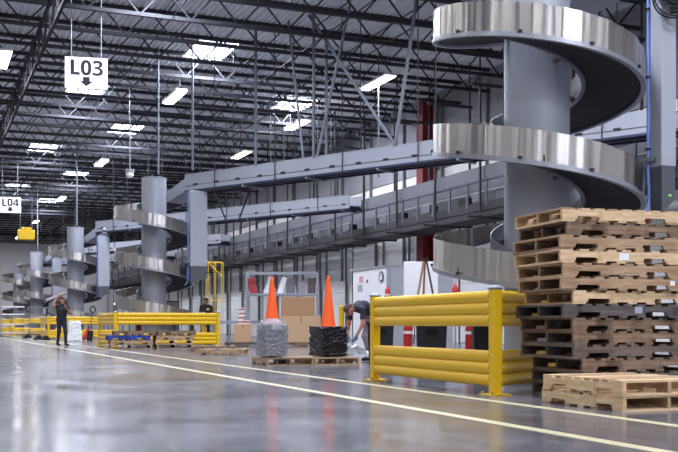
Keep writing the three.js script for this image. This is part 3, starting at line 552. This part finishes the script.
// ---------- goods and equipment ----------
function carton(w, h, d, x, y, s, turn, mat, label, group) {
  const t = thing('carton', label, 'box', x, y, -s, turn, group);
  mesh('box_body', rbox(w, h, d, 0.008, 0, h / 2, 0), mat, t);
  mesh('tape', join([box(0.06, 0.002, d + 0.004, 0, h + 0.001, 0), box(0.06, h * 0.25, 0.002, 0, h * 0.87, d / 2 + 0.001)]), std(0xa98058, 0.5), t);
  return t;
}
pallet(12.22, 0, 32.75, -0.35, 2, 'pallet carrying the big cardboard boxes behind the cones', 'pallets under boxes');
carton(1.36, 0.92, 1.0, 12.22, PH, 32.75, -0.35, M.card, 'big lower cardboard box between the two orange cones');
carton(1.16, 0.64, 0.9, 12.13, PH + 0.925, 32.8, -0.35, M.cardDark, 'cardboard box lying on top of the big lower box');
pallet(10.35, 0, 33.6, -0.3, 3, 'pallet under the small cardboard box left of the left cone', 'pallets under boxes');
carton(0.62, 0.62, 0.6, 10.3, PH, 33.4, -0.3, M.card, 'cardboard box on a pallet just left of the left cone');
[[10.2, 0.765, 0xe8e6e6], [10.42, 0.765, 0xc23a38], [10.2, 0.91, 0xe8e6e6], [10.25, 1.055, 0xd9d3d0], [10.22, 1.2, 0xc23a38]].forEach(([x, y, c], i) => {
  const t = thing('small_box', (c === 0xc23a38 ? 'small red and white box, ' : 'white box with red band, ') + ['at the left bottom', 'at the right bottom', 'second up', 'third up', 'on top'][i] + ' of the pile by the left cone', 'box', x + 0.02, y, -33.35, -0.3, 'small boxes on the carton');
  mesh('box_body', rbox(0.2, 0.135, 0.3, 0.006, 0, 0.0675, 0), M.white, t); mesh('band', box(0.204, 0.05, 0.304, 0, 0.075, 0), M.red, t);
});
{ // steel frame cage with leaning boards
  const t = thing('steel_frame_rack', 'tall grey steel frame rack behind the orange cones', 'rack', 12.4, 0, -35.2, -0.4);
  const w = 2.6, d = 0.8, h = 2.7;
  for (const a of [-1, 1]) for (const b of [-1, 1]) mesh('post', box(0.08, h, 0.08, a * w / 2, h / 2, b * d / 2), M.conv, t);
  for (const y of [h - 0.04, 1.85, 0.3]) for (const b of [-1, 1]) mesh('beam', box(w, 0.07, 0.05, 0, y, b * d / 2), M.conv, t);
  for (const y of [1.85, 0.3]) mesh('shelf', box(w, 0.03, d, 0, y + 0.03, 0), M.galv, t);
  const put = (px, w2, h2, lean, c, label) => { const q = solo('leaning_board', rbox(w2, h2, 0.04, 0.005, 0, h2 / 2, 0), std(c, 0.6), label, 'board', 12.4 + px * Math.cos(0.4), 1.885 , -35.2 + px * Math.sin(0.4) , -0.4, 'boards in the frame rack'); q.rotation.set(0, -0.4, lean); };
  put(-1.05, 0.3, 0.62, 0.25, 0xa33a3c, 'dull red board leaning at the left end of the frame rack');
  put(-0.6, 0.22, 0.66, -0.3, 0xd9d9de, 'white board leaning in the frame rack behind the left cone');
  put(-0.12, 0.2, 0.66, -0.32, 0xe2e2e6, 'white board leaning right of the left cone in the rack');
  put(0.3, 0.34, 0.6, 0.0, 0x6c6a70, 'grey board standing mid rack between the cones');
  put(0.72, 0.3, 0.5, 0.0, 0x8d8b90, 'light grey board standing right of the mid rack board');
  put(1.08, 0.3, 0.6, 0.0, 0x5a5050, 'dark board standing at the right end of the rack');
}
{ // roller table left of the cartons
  const t = thing('roller_table', 'grey roller table right of the far guard rail end', 'table', 11.3, 0, -37.2, -0.2);
  for (const k of [-1, 1]) mesh('side_rail', box(2.2, 0.12, 0.05, 0, 0.84, k * 0.3), M.conv, t);
  for (let i = 0; i < 12; i++) mesh('roller', cyl(0.035, 0.56, 0, 0, 0, 10).rotateX(Math.PI / 2), M.galv, t, -1 + i * 0.18, 0.87, 0);
  for (const a of [-1, 1]) for (const b of [-1, 1]) mesh('leg', box(0.05, 0.8, 0.05, a, 0.4, b * 0.28), M.conv, t);
}
{ // yellow pipe frame
  const t = thing('pipe_frame', 'thin yellow pipe frame right of the second spiral', 'frame', 11.85, 0, -42.7, -0.4), xs = [-0.33, 0, 0.33];
  for (const a of xs) { mesh('upright', rod([a, 0, 0], [a, 3.5, 0], 0.015, 8), M.yellow, t); mesh('rear_upright', rod([a, 0, -0.6], [a, 3.5, -0.6], 0.015, 8), M.yellow, t); mesh('foot', box(0.12, 0.02, 0.12, a, 0.01, 0), M.yellow, t); }
  for (const y of [1.8, 3.5]) for (const z of [0, -0.6]) mesh('crossbar', rod([-0.33, y, z], [0.33, y, z], 0.015, 8), M.yellow, t);
  mesh('diagonal', rod([-0.36, 3.6, 0.03], [0.36, 2.85, 0.03], 0.025, 8), M.yellow, t);
}
{ // white office booth, clock and notices
  const t = thing('office_booth', 'white walled booth with grey side behind the bending person', 'booth', 13, 0, -27.3);
  mesh('front_wall', box(0.08, 2.5, 2.75, 0.04, 1.25, -1.38), M.whiteBoard, t); mesh('side_wall', box(2.2, 2.5, 0.08, 1.1, 1.25, 0), std(0xa4a7ae, 0.7), t);
  mesh('back_wall', box(2.2, 2.5, 0.08, 1.1, 1.25, -2.72), M.wallGrey, t); mesh('booth_roof', box(2.3, 0.06, 2.85, 1.1, 2.53, -1.36), M.wallGrey, t); mesh('corner_post', box(0.1, 2.55, 0.1, 0, 1.275, 0.02), M.conv, t);
  const c = thing('wall_clock', 'round clock with a dark rim on the white booth', 'clock', 12.97, 2.22, -27.75, -Math.PI / 2);
  mesh('face', cyl(0.13, 0.02, 0, 0, 0, 32).rotateX(Math.PI / 2), M.white, c); mesh('rim', new THREE.TorusGeometry(0.14, 0.022, 10, 40), M.black, c); mesh('hand', join([bar([0, 0, 0.015], [0.06, 0.05, 0.015], 0.012, 0.004), bar([0, 0, 0.015], [-0.02, 0.1, 0.015], 0.01, 0.004)]), M.black, c);
  for (const [s, y, h, w, col, label] of [[29.3, 2.2, 0.2, 0.3, 0xd9a8a8, 'pale pink notice on the white booth'], [29.4, 1.92, 0.22, 0.34, 0xa9abb2, 'grey notice under the pink notice on the booth'], [28.85, 2.12, 0.1, 0.1, 0x4a4c52, 'small dark plate between the notices and the clock']]) solo('wall_notice', box(0.012, h, w), std(col, 0.7), label, 'notice', 12.992, y, -s, 0, 'notices on the booth');
}
{
  const t = thing('display_easel', 'brown wooden easel in front of the white board', 'easel', 8.82, 0, -16.9, -0.35);
  mesh('leg', bar([-0.02, 2.0, 0], [-0.38, 0, 0.1], 0.035), M.cardDark, t); mesh('leg', bar([0.02, 2.0, 0], [0.4, 0, 0.1], 0.035), std(0x54402f, 0.7), t); mesh('leg', bar([0, 1.98, -0.02], [0, 0, -0.7], 0.035), M.cardDark, t); mesh('crossbar', box(0.5, 0.04, 0.03, 0, 0.85, 0.07), M.cardDark, t); mesh('hinge', box(0.1, 0.06, 0.06, 0, 2.0, 0), M.black, t);
  const b = thing('white_board', 'large blank white board standing behind the brown easel', 'board', 9.45, 0, -18.3, -0.4);
  mesh('panel', rbox(0.7, 1.5, 0.04, 0.008, 0, 1.3, 0), M.whiteBoard, b); for (const k of [-1, 1]) { mesh('leg', box(0.04, 1.9, 0.03, k * 0.3, 0.95, -0.04), M.galv, b); mesh('foot', box(0.05, 0.04, 0.5, k * 0.3, 0.02, -0.04), M.galv, b); }
}
// things behind the near guard rail
[[7.75, 16.6, 0.48, 'black plastic bin behind the left end of the near guard rail'], [8.05, 15.2, 0.52, 'black plastic bin behind the middle of the near guard rail'], [8.3, 13.85, 0.4, 'black plastic bin behind the right post of the near guard rail']].forEach(([x, s, w, label]) => {
  const t = thing('plastic_bin', label, 'bin', x, 0, -s, -0.45, 'black bins behind the near rail');
  const g = new THREE.BoxGeometry(w, 0.78, 0.5); const p = g.attributes.position; for (let i = 0; i < p.count; i++) if (p.getY(i) < 0) { p.setX(i, p.getX(i) * 0.86); p.setZ(i, p.getZ(i) * 0.86); }
  mesh('body', g.translate(0, 0.39, 0), M.rubber, t); mesh('lid', rbox(w + 0.05, 0.05, 0.55, 0.015, 0, 0.8, 0), M.black, t); mesh('handle', box(0.2, 0.04, 0.04, 0, 0.7, 0.27), M.black, t);
});
const extPts = [[0, 0], [0.075, 0], [0.08, 0.02], [0.08, 0.42], [0.06, 0.48], [0.03, 0.5], [0.03, 0.54], [0, 0.54]].map((p) => new THREE.Vector2(...p));
[[7.98, 15.95, 'red fire extinguisher between the two left bins behind the near rail'], [8.55, 14.75, 'red fire extinguisher right of the middle bin behind the near rail'], [8.75, 14.3, 'red fire extinguisher nearest the tall pallet stack']].forEach(([x, s, label]) => {
  const t = thing('fire_extinguisher', label, 'extinguisher', x, 0, -s, 0, 'extinguishers behind the near rail');
  mesh('stand', join([box(0.3, 0.02, 0.3, 0, 0.01, 0), box(0.04, 0.26, 0.04, 0, 0.14, 0), box(0.22, 0.02, 0.22, 0, 0.27, 0)]), M.red, t);
  mesh('cylinder', new THREE.LatheGeometry(extPts, 24).translate(0, 0.28, 0), M.red, t); mesh('valve', join([box(0.03, 0.05, 0.1, 0, 0.84, 0.02), box(0.02, 0.015, 0.13, 0, 0.88, 0.05)]), M.black, t); mesh('hose', tube([[0, 0.83, 0.06], [0.07, 0.78, 0.1], [0.1, 0.6, 0.06], [0.09, 0.42, 0.04]], 0.01, 16, 6), M.black, t); mesh('label_patch', cyl(0.081, 0.05, 0, 0.62, 0, 20), M.white, t);
});
for (let [x, s, h, label] of [[12.45, 26.2, 1.62, 'red beacon with white base beside the booth corner'], [10.82, 19.3, 1.4, 'red beacon with white base right of the easel']]) {
  const t = thing('beacon_post', label, 'beacon', x, 0, -s, 0, 'red beacons on posts'); t.scale.setScalar(0.85); h *= 1.12;
  mesh('post', join([cyl(0.025, h, 0, h / 2, 0, 10), cyl(0.14, 0.03, 0, 0.015, 0, 20)]), M.galv, t); mesh('base', box(0.2, 0.06, 0.2, 0, h + 0.03, 0), M.red, t); mesh('collar', cyl(0.07, 0.06, 0, h + 0.09, 0, 20), M.white, t);
  mesh('dome', new THREE.LatheGeometry([[0.085, 0], [0.085, 0.1], [0.07, 0.16], [0.04, 0.2], [0.03, 0.26], [0, 0.27]].map((p) => new THREE.Vector2(...p)), 24).translate(0, h + 0.12, 0), M.red, t);
}
{ const t = thing('bollard', 'yellow bollard right of the right cone, far behind', 'bollard', 14.7, 0, -35, 0); mesh('tube', cyl(0.1, 1.4, 0, 0.7, 0, 20), M.yellow, t); mesh('cap', new THREE.SphereGeometry(0.1, 20, 8, 0, 6.3, 0, 1.57).translate(0, 1.4, 0), M.yellow, t); mesh('reflector', box(0.16, 0.16, 0.02, 0, 1.62, 0.05), M.white, t); }
// black cabinets behind the second spiral
for (const [x, s, w, label] of [[9.1, 39.2, 0.6, 'black control cabinet right of the second spiral column'], [7.0, 61, 0.5, 'black control cabinet left behind the second spiral']]) { const t = thing('control_cabinet', label, 'cabinet', x, 0, -s, 0, 'control cabinets'); mesh('body', rbox(w, 1.7, 0.5, 0.02, 0, 0.85, 0), M.black, t); mesh('door', box(w - 0.06, 1.55, 0.02, 0, 0.86, 0.25), M.paintDark, t); mesh('handle', box(0.02, 0.16, 0.03, w * 0.36, 0.9, 0.27), M.galv, t); }
{ // pallet jack and bag
  const t = thing('pallet_jack', 'red pallet jack with a black handle left of the blue pallet', 'pallet jack', 6.95, 0, -45.9, 0.3);
  mesh('pump', join([box(0.3, 0.3, 0.2, 0, 0.32, 0), cyl(0.07, 0.25, 0, 0.5, 0, 14)]), M.black, t);
  for (const k of [-1, 1]) mesh('fork', rbox(0.16, 0.06, 1.1, 0.015, -0.1 + k * 0.2, 0.12, -0.6), M.red, t);
  mesh('frame', bar([-0.35, 0.1, 0.1], [0, 0.55, 0], 0.12), M.red, t);
  mesh('tiller', rod([0, 0.45, 0.05], [0.06, 1.3, 0.2], 0.025, 8), M.galv, t); mesh('handle', new THREE.TorusGeometry(0.13, 0.03, 8, 24).scale(1, 1.1, 1).translate(0.07, 1.42, 0.22), M.black, t);
  for (const k of [-1, 1]) mesh('wheel', cyl(0.09, 0.06, 0, 0, 0, 18).rotateZ(Math.PI / 2).translate(k * 0.07, 0.09, 0.05), M.black, t);
  const b = solo('white_sack', crumple(0.6, 0.86, 0.5, 0.16, 3, 0.22).translate(0, 0.45, 0), M.white, 'big white sack standing on the floor right of the walking person', 'sack', 6.2, 0, -45.2);
}
function cart(x, s, label, mat, levels) {
  const t = thing('shelf_cart', label, 'cart', x, 0, -s, 0.1, 'shelf carts by the far rails');
  for (const a of [-1, 1]) for (const b of [-1, 1]) { mesh('post', rod([a * 0.62, 0.12, b * 0.3], [a * 0.62, 1.85, b * 0.3], 0.02, 6), M.galv, t); mesh('wheel', cyl(0.06, 0.04, 0, 0, 0, 14).rotateZ(Math.PI / 2).translate(a * 0.62, 0.06, b * 0.3), M.black, t); }
  for (const y of levels) mesh('shelf', box(1.3, 0.07, 0.65, 0, y, 0), mat, t);
  return t;
}
cart(5.0, 62.9, 'white shelf cart standing at the left edge of the aisle', M.white, [0.25, 0.75, 1.35, 1.8]);
cart(6.55, 62.2, 'grey shelf cart right of the white shelf cart', M.galv, [0.3, 0.8, 1.3, 1.75]);
[[5.2, 56.5, 'small dark wheel chock at the left on the floor'], [5.4, 49.6, 'dark wheel chock just left of the guard rail post behind the walker'], [5.25, 51.3, 'dark wheel chock between the carts and the rail post']].forEach(([x, s, label]) => solo('wheel_chock', (() => { const sh = new THREE.Shape([[-0.25, 0], [0.25, 0], [0.1, 0.2], [-0.02, 0.22]].map((p) => new THREE.Vector2(...p))); return new THREE.ExtrudeGeometry(sh, { depth: 0.2, bevelEnabled: false }); })(), M.rubber, label, 'wheel chock', x, 0, -s, 0.3, 'dark chocks on the floor'));

renderer.render(scene, camera);
